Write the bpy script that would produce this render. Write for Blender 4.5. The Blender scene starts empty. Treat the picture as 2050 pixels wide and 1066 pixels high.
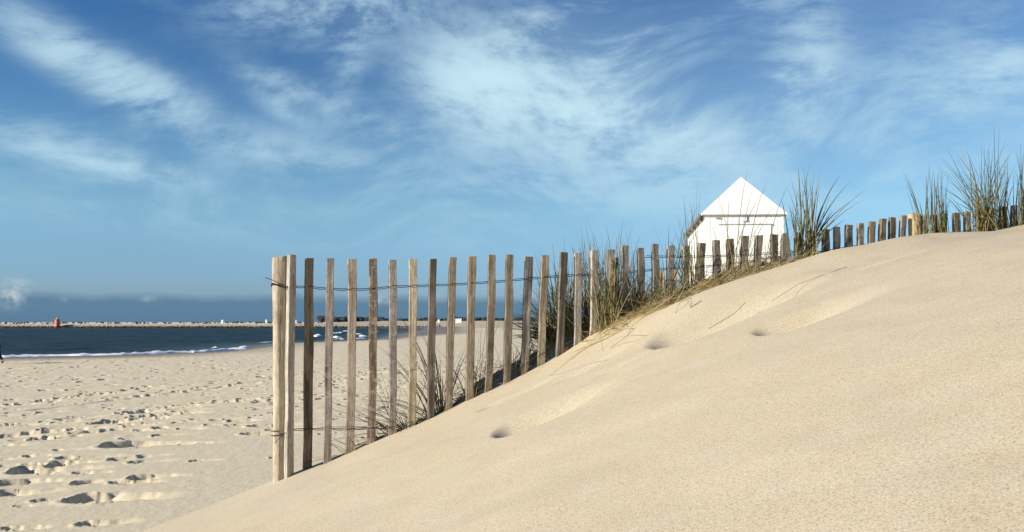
import bpy, bmesh, math, random
import numpy as np
from mathutils import Vector, Matrix, Quaternion

random.seed(7)
rng = np.random.default_rng(7)
scene = bpy.context.scene
COL = scene.collection

# ------------------------------------------------------------------ survey
# The eye point is the origin of the survey: X right, Y out over the dune, Z up.
F = 1640.0
CX, CY = 1025.0, 533.0
TILT = math.atan(112.0 / F)
CA, SA = math.cos(TILT), math.sin(TILT)
BEACH = -2.2
SEA = -2.3
TH = math.radians(13.0)                       # heading of the fence line
CT, ST = math.cos(TH), math.sin(TH)
FX, FY = -1.16, 4.10                          # foot of the first post


def ray(px, py):
    xc, yc = (px - CX) / F, -(py - CY) / F
    return xc, CA - yc * SA, SA + yc * CA


def at_fence(px, py, d=0.0):
    """Point seen at (px,py) in the vertical plane d metres on the near side of the fence."""
    dx, dy, dz = ray(px, py)
    t = (d - 1.16 * ST - 4.1 * CT) / (dx * ST - dy * CT)
    return Vector((dx * t, dy * t, dz * t))


def at_depth(px, py, Y):
    dx, dy, dz = ray(px, py)
    t = Y / dy
    return Vector((dx * t, Y, dz * t))


def at_level(px, py, z):
    dx, dy, dz = ray(px, py)
    t = z / dz
    return Vector((dx * t, dy * t, z))


def az_el(px, py):
    x, y, z = ray(px, py)
    return math.atan2(x, y), math.atan2(z, math.hypot(x, y))


# ------------------------------------------------------------------ noise
def _hash(ix, iy, s):
    h = (ix * 374761393 + iy * 668265263 + s * 1442695041) & 0xFFFFFFFF
    h = ((h ^ (h >> 13)) * 1274126177) & 0xFFFFFFFF
    return ((h ^ (h >> 16)) & 0xFFFF) / 65535.0


def vnoise(x, y, s=0):
    x = np.asarray(x, float); y = np.asarray(y, float)
    ix = np.floor(x).astype(np.int64); iy = np.floor(y).astype(np.int64)
    fx = x - ix; fy = y - iy
    fx = fx * fx * (3 - 2 * fx); fy = fy * fy * (3 - 2 * fy)
    a = _hash(ix, iy, s); b = _hash(ix + 1, iy, s)
    c = _hash(ix, iy + 1, s); d = _hash(ix + 1, iy + 1, s)
    return (a + (b - a) * fx) * (1 - fy) + (c + (d - c) * fx) * fy - 0.5


def fbm(x, y, s=0, o=4):
    r = 0; a = 1.0
    for k in range(o):
        r = r + a * vnoise(x, y, s + k * 17)
        x = x * 2.03 + 3.1; y = y * 2.03 + 1.7; a *= 0.5
    return r


def sstep(a, b, x):
    t = np.clip((x - a) / (b - a), 0, 1)
    return t * t * (3 - 2 * t)


def smax(a, b, k):
    h = np.clip(0.5 + 0.5 * (a - b) / k, 0, 1)
    return b + (a - b) * h + k * h * (1 - h)


# ------------------------------------------------------------------ terrain
SIL = [(300, 1066), (420, 1021), (545, 969), (600, 946), (660, 927), (700, 908), (750, 886), (800, 866), (850, 846), (900, 821),
       (950, 798), (1000, 776), (1050, 752), (1100, 726), (1150, 697), (1200, 663), (1250, 632),
       (1300, 608), (1350, 588), (1400, 573), (1450, 558), (1500, 543), (1550, 526), (1600, 519),
       (1650, 509), (1700, 501), (1750, 496), (1800, 493), (1850, 488), (1900, 480), (1950, 470),
       (2000, 460), (2050, 449)]
_l, _g = [], []
for px, py in SIL:
    p = at_fence(px, py, 0.03)
    _l.append((p.x - FX) * CT + (p.y - FY) * ST); _g.append(p.z)
_l = np.array(_l); _g = np.array(_g); LPX = _l.copy()
l0, l1 = _l[0], _l[-1]
_l = np.concatenate(([l0 - 12, l0 - 3.2, l0 - 1.6], _l, [l1 + 1, l1 + 3, l1 + 8, l1 + 60]))
_g = np.concatenate(([-2.9, -2.25, _g[0] - 0.60], _g, [_g[-1] + .22, _g[-1] + .5, _g[-1] + .7, _g[-1] + .8]))
LG = np.linspace(-14, 50, 3200)
G0 = np.interp(LG, _l, _g)


def gsm(a, sig):
    n = int(4 * sig / (LG[1] - LG[0])); k = np.exp(-0.5 * (np.arange(-n, n + 1) * (LG[1] - LG[0]) / sig) ** 2)
    return np.convolve(np.pad(a, n, mode='edge'), k / k.sum(), mode='valid')


G1 = gsm(G0, 0.06)
G2 = gsm(G0, 0.55)

SHORE_PX = [(0, 716), (240, 711), (400, 706), (470, 698), (540, 689), (600, 686), (680, 683), (750, 680),
            (785, 672), (830, 664), (856, 657.6)]
SH = [(-900., 20.), (-200., 30.), (-60., 45.)]
for px, py in SHORE_PX:
    p = at_level(px, py, SEA); SH.append((p.x, p.y))
SH += [(-120., 316.), (-400., 318.), (-2500., 340.)]


def shore_dist(x, y):
    """signed distance to the water's edge, positive on land"""
    best = np.full(x.shape, 1e9); sgn = np.ones(x.shape)
    for (ax, ay), (bx, by) in zip(SH[:-1], SH[1:]):
        ex, ey = bx - ax, by - ay
        t = np.clip(((x - ax) * ex + (y - ay) * ey) / (ex * ex + ey * ey), 0, 1)
        qx, qy = x - ax - t * ex, y - ay - t * ey
        d = np.hypot(qx, qy)
        best = np.minimum(best, d)
    poly = SH + [(-2500., 20.)]
    sea = np.zeros(x.shape, bool)
    for (ax, ay), (bx, by) in zip(poly, poly[1:] + poly[:1]):
        if ay != by:
            sea ^= ((ay > y) != (by > y)) & (x < (bx - ax) * (y - ay) / (by - ay) + ax)
    sgn = np.where(sea, -1.0, 1.0)
    return best * sgn


def dune_pits():
    # (px, py, half width, half height in plan metres, depth, heading)
    return [(1038, 852, .095, .12, .08), (1377, 662, .16, .20, .125), (1573, 650, .10, .14, .08),
            (992, 808, .09, .06, .03), (1112, 833, .08, .05, .022), (1160, 745, .12, .06, .02),
            (1235, 735, .10, .028, .01), (1700, 545, .16, .05, .02), (1450, 640, .2, .06, .015)]


def LP(px):
    return float(np.interp(px, [q[0] for q in SIL], LPX))


def base_height(x, y):
    x = np.asarray(x, float); y = np.asarray(y, float)
    l = (x - FX) * CT + (y - FY) * ST
    d = (x - FX) * ST - (y - FY) * CT
    r = np.hypot(x, y)
    ga = np.interp(l, LG, G1); gb = np.interp(l, LG, G2)
    w = sstep(0.25, 1.3, d)
    front = ga * (1 - w) + gb * w + (0.030 - 0.035 * sstep(0.6, 2.6, l)) * np.maximum(d, 0)
    # far behind the viewer the dune levels out
    front = front - 0.05 * np.maximum(d - 6, 0) ** 1.0
    dn = np.maximum(-d, 0)
    back = dn * dn / (dn + 0.35) * (0.25 + 0.37 * sstep(0.1, 1.1, l))
    dune = front - back
    # drift piled against the back of the slats
    drift = (sstep(LP(880), LP(1000), l) * (1 - sstep(LP(1200), LP(1270), l)) * 1.15 + sstep(LP(1420), LP(1470), l) * (1 - sstep(LP(1540), LP(1590), l)) * .9)
    dune = dune + drift * .085 * np.exp(-((d + .20) / .11) ** 2)
    dune = dune - 0.035 * np.exp(-((d - .24) / .17) ** 2) * sstep(LP(1230), LP(1330), l) * (1 - sstep(LP(1650), LP(1850), l)) * sstep(0, .12, d)
    dune = dune + 0.04 * np.exp(-((d - .62) / .16) ** 2) * sstep(LP(1100), LP(1300), l) * (1 - sstep(LP(1700), LP(1950), l))
    # soft wind-shaped swells on the near face
    dune = dune + 0.032 * fbm(l * 0.9 + 5, d * 1.5, 3, 3) * sstep(0.3, 1.2, d)
    dune = dune + 0.010 * fbm(l * 2.6 + d * 1.3, d * 3.2 - l * .8, 11, 3) * sstep(0.15, 0.6, d)
    dune = np.minimum(dune, 2.6)
    # hummock behind, where the hut stands
    hum = -2.4 + 3.45 * np.exp(-(((x - 8.2) / 4.6) ** 2 + ((y - 27) / 8.0) ** 2) ** 1.15)
    hum = hum + 0.10 * fbm(x * .7, y * .5, 23, 3) - 6 * (1 - sstep(-2.39, -2.2, hum))
    sd = shore_dist(x, y)
    beach = BEACH + 0.05 * fbm(x * .08, y * .08, 31, 3) * sstep(5, 14, sd)
    beach = beach - 0.10 * (1 - sstep(0.0, 4.5, sd)) - 0.20 * np.maximum(-sd, 0) ** 0.8
    beach = np.maximum(beach, -7)
    # far sand hills along the coast to the right
    far = sstep(250, 420, y) * sstep(-62, 5, x - 0.02 * (y - 300)) * (2.35 + 0.9 * fbm(x * .02, y * .02, 41, 3))
    far2 = sstep(322, 470, y) * sstep(-160, -60, x) * (2.7 + 0.9 * fbm(x * .03, y * .02, 43, 3))
    beach = beach + np.maximum(far, far2)
    z = smax(dune, beach, 0.22)
    return smax(z, hum, 0.5), sd, l, d


def ground(x, y):
    return float(base_height(np.array([x]), np.array([y]))[0][0])


def new_obj(name, me, mat=None, parent=None):
    o = bpy.data.objects.new(name, me); COL.objects.link(o)
    if mat:
        me.materials.append(mat)
    if parent:
        o.parent = parent
    return o


def mesh_np(name, verts, quads, smooth=True):
    me = bpy.data.meshes.new(name)
    verts = np.asarray(verts, np.float32); quads = np.asarray(quads, np.int32)
    n = quads.shape[1]
    me.vertices.add(len(verts)); me.vertices.foreach_set('co', verts.ravel())
    me.loops.add(quads.size); me.loops.foreach_set('vertex_index', quads.ravel())
    me.polygons.add(len(quads))
    me.polygons.foreach_set('loop_start', np.arange(0, quads.size, n, dtype=np.int32))
    me.polygons.foreach_set('loop_total', np.full(len(quads), n, np.int32))
    me.polygons.foreach_set('use_smooth', np.full(len(quads), smooth, bool))
    me.update(calc_edges=True)
    return me


def add_attr(me, name, vals):
    a = me.attributes.new(name, 'FLOAT', 'POINT')
    a.data.foreach_set('value', np.asarray(vals, np.float32))


def polar_grid(az, rad):
    A, R = np.meshgrid(az, rad)
    return R * np.sin(A), R * np.cos(A)


def grid_quads(nr, nc, wrap=False):
    i = np.arange(nr - 1)[:, None]; j = np.arange(nc if wrap else nc - 1)[None, :]
    j2 = (j + 1) % nc
    return np.stack([i * nc + j + 0 * i, i * nc + j2, (i + 1) * nc + j2, (i + 1) * nc + j], -1).reshape(-1, 4)


# ------------------------------------------------------------------ materials
def mat_new(name):
    m = bpy.data.materials.new(name); m.use_nodes = True
    nt = m.node_tree
    return m, nt, nt.nodes['Principled BSDF']


class NT:
    """small helper to chain shader nodes"""
    def __init__(s, nt): s.t = nt
    def n(s, kind, **kw):
        o = s.t.nodes.new(kind)
        for k, v in kw.items():
            if k.startswith('i_'):
                o.inputs[int(k[2:])].default_value = v
            else:
                setattr(o, k, v)
        return o
    def link(s, a, b): s.t.links.new(a, b)
    def put(s, sock, v):
        if hasattr(v, 'links'): s.t.links.new(v, sock)
        else: sock.default_value = v
    def m(s, op, a, b=0.0, c=0.0, clamp=False):
        o = s.t.nodes.new('ShaderNodeMath'); o.operation = op; o.use_clamp = clamp
        s.put(o.inputs[0], a); s.put(o.inputs[1], b); s.put(o.inputs[2], c)
        return o.outputs[0]
    def ramp(s, v, stops, interp='LINEAR'):
        o = s.t.nodes.new('ShaderNodeValToRGB'); o.color_ramp.interpolation = interp
        e = o.color_ramp.elements
        while len(e) > 1: e.remove(e[-1])
        for k, (p, c) in enumerate(stops):
            el = e[0] if k == 0 else e.new(p)
            el.position = p; el.color = (*c, 1) if len(c) == 3 else c
        s.put(o.inputs[0], v)
        return o.outputs[0]
    def mix(s, f, a, b, mode='MIX'):
        o = s.t.nodes.new('ShaderNodeMix'); o.data_type = 'RGBA'; o.blend_type = mode
        s.put(o.inputs[0], f)
        for sock, v in ((o.inputs[6], a), (o.inputs[7], b)):
            if hasattr(v, 'links'): s.t.links.new(v, sock)
            else: sock.default_value = (*v, 1)
        return o.outputs[2]
    def noise(s, vec, scale, detail=4, rough=.55, dist=0.0):
        o = s.t.nodes.new('ShaderNodeTexNoise')
        s.put(o.inputs['Scale'], scale); o.inputs['Detail'].default_value = detail
        o.inputs['Roughness'].default_value = rough; o.inputs['Distortion'].default_value = dist
        if vec is not None: s.t.links.new(vec, o.inputs['Vector'])
        return o.outputs['Fac']
    def mapping(s, vec, scale=(1, 1, 1), rot=(0, 0, 0), loc=(0, 0, 0)):
        o = s.t.nodes.new('ShaderNodeMapping')
        o.inputs['Scale'].default_value = scale; o.inputs['Rotation'].default_value = rot
        o.inputs['Location'].default_value = loc
        s.t.links.new(vec, o.inputs['Vector'])
        return o.outputs[0]
    def bump(s, h, strength, dist, normal=None):
        o = s.t.nodes.new('ShaderNodeBump')
        s.put(o.inputs['Strength'], strength); o.inputs['Distance'].default_value = dist
        s.t.links.new(h, o.inputs['Height'])
        if normal is not None: s.t.links.new(normal, o.inputs['Normal'])
        return o.outputs[0]
    def coord(s, kind='Object'):
        return s.t.nodes.new('ShaderNodeTexCoord').outputs[kind]
    def attr(s, name):
        return s.n('ShaderNodeAttribute', attribute_name=name).outputs['Fac']
    def rand(s):
        return s.t.nodes.new('ShaderNodeObjectInfo').outputs['Random']


def make_sand():
    m, nt, b = mat_new('dry_sand'); k = NT(nt)
    co = k.coord('Object')
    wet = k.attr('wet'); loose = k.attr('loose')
    big = k.noise(co, 0.9, 4, .6)
    mid = k.noise(co, 7.0, 4, .6)
    gr1 = k.noise(co, 240.0, 2, .75)
    gr2 = k.noise(co, 105.0, 2, .6)
    col = k.mix(k.ramp(big, [(.3, (0, 0, 0)), (.7, (1, 1, 1))]), (.478, .400, .282), (.515, .430, .312))
    col = k.mix(k.ramp(mid, [(.3, (0, 0, 0)), (.75, (1, 1, 1))]), col, (.485, .392, .256))
    g = k.ramp(gr1, [(.30, (.50, .50, .47)), (.45, (.97, .97, .96)), (.58, (1.03, 1.03, 1.0)), (.74, (1.34, 1.32, 1.26))])
    col = k.mix(1.0, col, g, 'MULTIPLY')
    g2 = k.ramp(gr2, [(.30, (.86, .86, .84)), (.5, (1, 1, 1)), (.72, (1.1, 1.1, 1.08))])
    col = k.mix(.5, col, g2, 'MULTIPLY')
    col = k.mix(k.attr('drift'), col, (1.03, .99, .84), 'MULTIPLY')
    # trampled beach: dark scraps of weed and shell grit between the footprints
    scr = k.noise(k.mapping(co, (2.2, .9, 1)), 3.2, 5, .72)
    scm = k.m('MULTIPLY', k.ramp(scr, [(.62, (0, 0, 0)), (.72, (1, 1, 1))]), loose)
    col = k.mix(k.m('MULTIPLY', scm, .45), col, (.19, .15, .10))
    col = k.mix(loose, col, (1.40, 1.42, 1.40), 'MULTIPLY')  # beach colour raised to make up for the weak sunlight on flat sand
    col = k.mix(wet, col, (.20, .145, .095))
    k.link(col, b.inputs['Base Color'])
    k.put(b.inputs['Roughness'], k.m('SUBTRACT', .95, k.m('MULTIPLY', wet, .5)))
    b.inputs['Specular IOR Level'].default_value = .25
    n1 = k.bump(gr1, .30, .003)
    n2 = k.bump(gr2, .12, .004, n1)
    lump = k.noise(k.mapping(co, (1.5, 1, 1), (0, 0, -.4)), 5.0, 5, .65)
    n3 = k.bump(lump, k.m('MULTIPLY', loose, .35), .04, n2)
    k.link(n3, b.inputs['Normal'])
    return m


def make_wood(name, dark, mid, pale, rough=.85, lichen=.0, grain=(60, 60, 2.2)):
    m, nt, b = mat_new(name); k = NT(nt)
    co = k.coord('Object'); r = k.rand()
    off = k.n('ShaderNodeVectorMath', operation='ADD')
    k.link(co, off.inputs[0])
    cmb = k.n('ShaderNodeCombineXYZ'); k.link(k.m('MULTIPLY', r, 37.0), cmb.inputs[0]); k.link(k.m('MULTIPLY', r, 91.0), cmb.inputs[2])
    k.link(cmb.outputs[0], off.inputs[1])
    v = off.outputs[0]
    streak = k.noise(k.mapping(v, grain), 1.0, 5, .65, .4)
    blot = k.noise(k.mapping(v, (1, 1, .35)), 22.0, 4, .65)
    fine = k.noise(k.mapping(v, (3, 3, .3)), 90.0, 3, .6)
    f = k.m('ADD', k.m('MULTIPLY', streak, .62), k.m('MULTIPLY', blot, .38))
    f = k.m('ADD', f, k.m('MULTIPLY', k.m('SUBTRACT', r, .5), .22))
    col = k.ramp(f, [(.36, dark), (.50, mid), (.66, pale)])
    col = k.mix(k.m('MULTIPLY', k.ramp(fine, [(.42, (1, 1, 1)), (.55, (0, 0, 0))]), .45), col, dark)
    hs = k.n('ShaderNodeHueSaturation')
    k.link(col, hs.inputs['Color']); hs.inputs['Hue'].default_value = .5
    k.put(hs.inputs['Saturation'], k.m('ADD', .62, k.m('MULTIPLY', k.m('FRACT', k.m('MULTIPLY', r, 7.3)), .5)))
    k.put(hs.inputs['Value'], k.m('ADD', .72, k.m('MULTIPLY', k.m('FRACT', k.m('MULTIPLY', r, 13.7)), .50)))
    col = hs.outputs[0]
    if lichen:
        lc = k.noise(v, 34.0, 5, .7)
        col = k.mix(k.m('MULTIPLY', k.ramp(lc, [(.52, (0, 0, 0)), (.64, (1, 1, 1))]), lichen), col, (.50, .44, .34))
    k.link(col, b.inputs['Base Color'])
    b.inputs['Roughness'].default_value = rough
    b.inputs['Specular IOR Level'].default_value = .2
    n1 = k.bump(streak, .7, .004); n2 = k.bump(fine, .4, .002, n1)
    k.link(n2, b.inputs['Normal'])
    return m


def make_plain(name, c, rough=.8, var=.12, scale=8.0, spec=.3, metal=0.0, bump=.0):
    m, nt, b = mat_new(name); k = NT(nt)
    n = k.noise(k.coord('Object'), scale, 4, .6)
    lo = tuple(x * (1 - var) for x in c); hi = tuple(min(1, x * (1 + var)) for x in c)
    k.link(k.ramp(n, [(.3, lo), (.7, hi)]), b.inputs['Base Color'])
    b.inputs['Roughness'].default_value = rough; b.inputs['Metallic'].default_value = metal
    b.inputs['Specular IOR Level'].default_value = spec
    if bump:
        k.link(k.bump(n, bump, .02), b.inputs['Normal'])
    return m


def make_grass():
    m, nt, b = mat_new('marram_leaf'); k = NT(nt)
    t = k.attr('along'); dry = k.attr('dry')
    n = k.noise(k.coord('Object'), 40.0, 3, .6)
    green = k.ramp(t, [(.0, (.34, .27, .10)), (.20, (.16, .16, .058)), (.5, (.062, .090, .046)), (1., (.026, .047, .042))])
    straw = k.ramp(t, [(.0, (.42, .30, .12)), (.5, (.40, .30, .13)), (1., (.30, .23, .12))])
    col = k.mix(dry, green, straw)
    col = k.mix(.5, col, k.ramp(n, [(.3, (.6, .6, .6)), (.7, (1.25, 1.25, 1.2))]), 'MULTIPLY')
    k.link(col, b.inputs['Base Color'])
    b.inputs['Roughness'].default_value = .5; b.inputs['Specular IOR Level'].default_value = .35
    return m


def make_water():
    m, nt, b = mat_new('sea_water'); k = NT(nt)
    co = k.coord('Object')
    w1 = k.noise(k.mapping(co, (.35, .9, 1), (0, 0, .25)), 1.0, 4, .6)
    w2 = k.noise(k.mapping(co, (1.3, 2.6, 1), (0, 0, -.2)), 1.0, 4, .6)
    sh = k.attr('shallow')
    tint = k.noise(k.mapping(co, (.03, .14, 1)), 1.0, 4, .6)
    deep = k.ramp(tint, [(.35, (.003, .009, .012)), (.65, (.007, .017, .020))])
    col = k.mix(sh, deep, (.10, .115, .10))
    k.link(col, b.inputs['Base Color'])
    b.inputs['Roughness'].default_value = .32
    b.inputs['IOR'].default_value = 1.33
    b.inputs['Specular IOR Level'].default_value = .03
    n1 = k.bump(w1, .9, .5); n2 = k.bump(w2, .8, .16, n1)
    k.link(n2, b.inputs['Normal'])
    return m


M = dict(
    sand=make_sand(),
    slat=make_wood('weathered_chestnut', (.085, .066, .044), (.290, .230, .155), (.54, .45, .32)),
    slat_l=make_wood('weathered_chestnut_lichen', (.11, .08, .056), (.33, .25, .18), (.54, .44, .33), lichen=.6),
    post=make_wood('round_pine_post', (.20, .11, .04), (.54, .385, .165), (.70, .55, .28), grain=(34, 34, 1.6)),
    wire=make_plain('rusty_dark_wire', (.030, .026, .024), .55, .3, 60, .4, .5),
    grass=make_grass(),
    water=make_water(),
    foam=make_plain('sea_foam', (.82, .84, .85), .8, .08, 3.0),
    white=make_plain('white_paint', (.90, .875, .80), .6, .03, 3.0),
    dark=make_plain('dark_trim', (.16, .14, .13), .7, .2, 6.0),
    grey=make_plain('grey_trim', (.42, .40, .37), .7, .2, 6.0),
    stone=make_plain('pale_stone', (.33, .285, .215), .9, .15, .55, bump=.2),
    weed=make_plain('weedy_rock', (.055, .042, .030), .7, .5, .6, bump=.6),
    orange=make_plain('orange_paint', (.95, .22, .10), .5, .08, 2.0),
    salmon=make_plain('salmon_paint', (.85, .42, .30), .5, .08, 2.0),
    tree=make_plain('far_pines', (.030, .040, .036), .9, .4, .25),
    scrub=make_plain('far_scrub', (.06, .06, .045), .9, .5, .2),
    tile=make_plain('tile_roof', (.35, .17, .11), .8, .2, 2.0),
    leaf=make_plain('dry_leaf', (.50, .29, .10), .7, .35, 30.0),
    pebble=make_plain('red_pebble', (.34, .18, .11), .7, .35, 60.0, bump=.4),
    rot=make_plain('rotten_wood', (.26, .13, .055), .9, .55, 45.0, bump=.5),
    cloth=make_plain('dark_cloth', (.012, .013, .016), .9, .3, 12.0),
    skin=make_plain('skin', (.45, .27, .19), .6, .08, 12.0),
    hair=make_plain('brown_hair', (.05, .03, .02), .6, .2, 40.0),
)


def tag(o, label=None, cat=None, group=None, kind=None):
    if label: o['label'] = label
    if cat: o['category'] = cat
    if group: o['group'] = group
    if kind: o['kind'] = kind
    return o


def empty(name, loc):
    o = bpy.data.objects.new(name, None); COL.objects.link(o); o.location = loc
    o.empty_display_size = .1
    return o


# ------------------------------------------------------------------ build terrain
def build_ground():
    fine = np.radians(np.linspace(-34.5, 34.5, 940))
    rest = np.radians(np.concatenate((np.linspace(36, 178, 56), np.linspace(180, 324, 58))))
    az = np.concatenate((fine, rest))
    rad = np.concatenate((np.linspace(.02, .6, 6)[:-1], np.geomspace(.6, 75, 1180), np.geomspace(75.6, 7000, 190)))
    x, y = polar_grid(az, rad)
    z, sd, l, d = base_height(x, y)
    r = np.hypot(x, y)
    # beach weight: 1 on the open beach, 0 on the wind-smoothed dune
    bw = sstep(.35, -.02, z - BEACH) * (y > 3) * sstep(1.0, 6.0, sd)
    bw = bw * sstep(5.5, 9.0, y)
    # trampled sand
    amp = np.interp(r, [6, 10, 15, 20, 60, 140], [.0, .002, .005, .014, .030, .015])
    pa, pb = x * .93 + y * .37, -x * .37 + y * .93
    n = np.abs(fbm(pa * 1.9, pb * 2.6, 51, 4)) * 1.1 - .25
    z = z + bw * amp * n * 1.6
    flat = z.ravel(); xf, yf, bf = x.ravel(), y.ravel(), bw.ravel()
    order = np.where((bf > .05) & (r.ravel() < 62) & (np.abs(np.arctan2(xf, yf)) < .7))[0]
    xs, ys = xf[order], yf[order]; zs = flat[order].copy()

    def pit(px, py, a, b, ang, dep, rim=.22, level=BEACH, soft=.82, run=4.2):
        p = at_level(px, py, level)
        pit_w(p.x, p.y, a, b, ang, dep, rim, soft, run)

    def pit_w(X, Y, a, b, ang, dep, rim=.22, soft=.82, run=4.2):
        R = 4.4 * max(a, b)
        q = np.where((np.abs(xs - X) < R) & (np.abs(ys - Y) < R))[0]
        if len(q) == 0: return
        dx, dy = xs[q] - X, ys[q] - Y
        c, s = math.cos(ang), math.sin(ang)
        u, v = (dx * c + dy * s) / a, (-dx * s + dy * c) / b
        v = v * (1 + .3 * vnoise(dx * 5 + X, dy * 5 + Y, 5)) + .12 * np.sin(u * 2 + X * 7)
        rr = np.hypot(np.minimum(u, 0), v)
        zs[q] += -dep * (1 - sstep(soft, 1.04, rr)) * (1 - sstep(.45, run, u)) * (1 - .35 * sstep(.3, .8, u)) + rim * dep * np.exp(-((rr - 1.25) / .2) ** 2) * (u < .5)

    # the large prints near the dune foot: px, py, length px, depth
    prints = [(252, 889, 62, .15), (240, 917, 30, .12), (142, 916, 46, .12), (118, 926, 34, .1), (72, 940, 64, .15), (28, 963, 54, .14),
              (14, 986, 48, .14), (190, 996, 74, .15), (243, 965, 40, .12), (288, 954, 40, .12), (170, 963, 34, .10), (180, 1049, 44, .11),
              (25, 1057, 34, .12), (522, 854, 44, .12), (506, 869, 40, .11), (254, 877, 26, .08), (320, 871, 26, .08), (326, 857, 36, .08),
              (290, 911, 26, .08), (278, 924, 34, .06), (84, 1000, 34, .08), (403, 886, 22, .06), (62, 911, 26, .08), (38, 1011, 18, .06),
              (395, 922, 26, .04), (628, 792, 32, .09), (644, 799, 22, .06), (555, 806, 22, .07), (520, 806, 30, .07), (470, 842, 26, .06),
              (368, 886, 26, .06), (0, 918, 20, .1), (6, 930, 26, .07), (45, 935, 34, .08), (164, 945, 30, .05), (120, 899, 22, .05),
              (735, 760, 20, .08), (765, 770, 22, .08), (804, 745, 18, .08), (808, 748, 24, .07), (118, 845, 24, .07), (150, 856, 28, .06), (100, 858, 24, .05),
              (205, 845, 20, .05), (20, 870, 30, .06), (60, 866, 26, .05), (30, 880, 20, .05), (265, 825, 30, .06), (285, 822, 20, .05), (350, 820, 24, .05)]
    for ip, (px, py, w, dep) in enumerate(prints):
        p = at_level(px, py, BEACH); a = w / F * p.y * .56
        pit(px, py, a, a * random.uniform(.62, .85), math.radians(24) + random.uniform(-.25, .15), max(dep, a * .72), .14)
        if ip < 11 and ip not in (2, 8):
            pit(px - w * .12, py + 2, a * 1.15, a * .95, math.radians(26) + random.uniform(-.15, .3), a * .62, .1, soft=.86, run=1.6)
    # walkers' trails that cross the beach
    for (ax, ay), (bx, by), n_ in [((0, 872), (400, 822), 26), ((0, 852), (560, 792), 34), ((560, 800), (760, 742), 20), ((0, 890), (270, 850), 14),
                                   ((200, 800), (540, 762), 24), ((640, 770), (860, 720), 22), ((0, 812), (300, 775), 30), ((700, 800), (960, 720), 20)]:
        A = at_level(ax, ay, BEACH); B = at_level(bx, by, BEACH)
        for k in range(n_):
            t = (k + random.uniform(-.3, .3)) / n_
            X, Y = A.x + (B.x - A.x) * t, A.y + (B.y - A.y) * t
            X += random.gauss(0, .12); Y += random.gauss(0, .25)
            a = random.uniform(.12, .19)
            pit_w(X, Y, a, a * .6, random.uniform(.1, .6), a * random.uniform(.5, .8))
    for k in range(1000):
        Y = 11 + 38 * random.random() ** .9; X = random.uniform(-.66, .22) * Y
        if Y < 17 and random.random() < .8: continue
        a = random.uniform(.07, .17) * (1.25 if Y > 26 else 1)
        pit_w(X, Y, a, a * random.uniform(.45, .8), random.uniform(.0, .7), a * random.uniform(.35, .8))
    # one long cart-wheel rut
    A = at_level(0, 829, BEACH); B = at_level(420, 778, BEACH)
    ex, ey = B.x - A.x, B.y - A.y; L = math.hypot(ex, ey)
    dl = np.abs((-(xs - A.x) * ey + (ys - A.y) * ex) / L + .15 * vnoise(xs * .3, ys * .3, 77))
    tl = ((xs - A.x) * ex + (ys - A.y) * ey) / L ** 2
    zs += -.055 * (1 - sstep(.05, .16, dl)) * (tl > -.5) * (tl < 1.15) * (.6 + fbm(xs * 1.3, ys * 1.3, 80, 2))
    bfo = bf[order]
    flat[order] = np.where(bfo > .95, zs, flat[order] + (zs - flat[order]) * bfo)
    z = flat.reshape(z.shape)
    # shallow filled-in prints on the dune face
    for px, py, a, b, dep in dune_pits():
        dirv = np.array(ray(px, py)); ts = np.linspace(1.0, 9, 900)
        hz = base_height(dirv[0] * ts, dirv[1] * ts)[0]
        hit = np.argmax(hz > dirv[2] * ts)
        X, Y = dirv[0] * ts[hit], dirv[1] * ts[hit]
        dx, dy = x - X, y - Y
        c, s = math.cos(.25), math.sin(.25)
        u_ = (dx * c + dy * s) / a; v_ = (-dx * s + dy * c) / b
        z = z - dep * (1 - sstep(.08, 1.15, np.hypot(np.minimum(u_, 0), v_))) * (1 - sstep(.1, 4.5, u_)) + 0 * dep * .18 * np.exp(-v_ ** 2)
    verts = np.stack([x, y, z], -1).reshape(-1, 3)
    nr, nc = x.shape
    q = grid_quads(nr, nc, True)
    me = mesh_np('sand', verts, q)
    wid = 4 + 6.5 * sstep(64, 52, y) + 14 * sstep(105, 170, y)
    wet = (1 - sstep(.35, 1.0, (sd + 1.2 * fbm(x * .12, y * .12, 61, 2)) / wid)) * (y > 8)
    wet = np.maximum(wet, (y > 35) * (1 - sstep(3, 9, sd)) * .35)
    add_attr(me, 'drift', (sstep(.75, .1, d + .25 * fbm(l * 1.5, d * 2, 71, 3)) * sstep(-.6, 0, d) * sstep(LP(1000), LP(1250), l) * .8).ravel())
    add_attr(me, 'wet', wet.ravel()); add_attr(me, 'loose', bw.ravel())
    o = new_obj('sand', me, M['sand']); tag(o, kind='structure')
    return o


build_ground()


def build_sea():
    az = np.radians(np.linspace(-75, 3, 460))
    rad = np.concatenate((np.geomspace(24, 330, 560), np.geomspace(332, 8000, 50)))
    x, y = polar_grid(az, rad)
    sd = -shore_dist(x, y)
    off = np.clip(sd / 12, 0, 1) * sstep(900, 250, np.hypot(x, y))
    z = SEA + off * (.16 * fbm(x * .05 + y * .03, y * .16 - x * .03, 7, 3) + .16 * fbm(x * .22, y * .45, 9, 3))
    verts = np.stack([x, y, z], -1).reshape(-1, 3)
    me = mesh_np('sea', verts, grid_quads(*x.shape))
    add_attr(me, 'shallow', np.exp(-np.clip(sd, 0, None) / 3.0).ravel())
    o = new_obj('sea', me, M['water']); tag(o, kind='structure')


build_sea()


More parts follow.
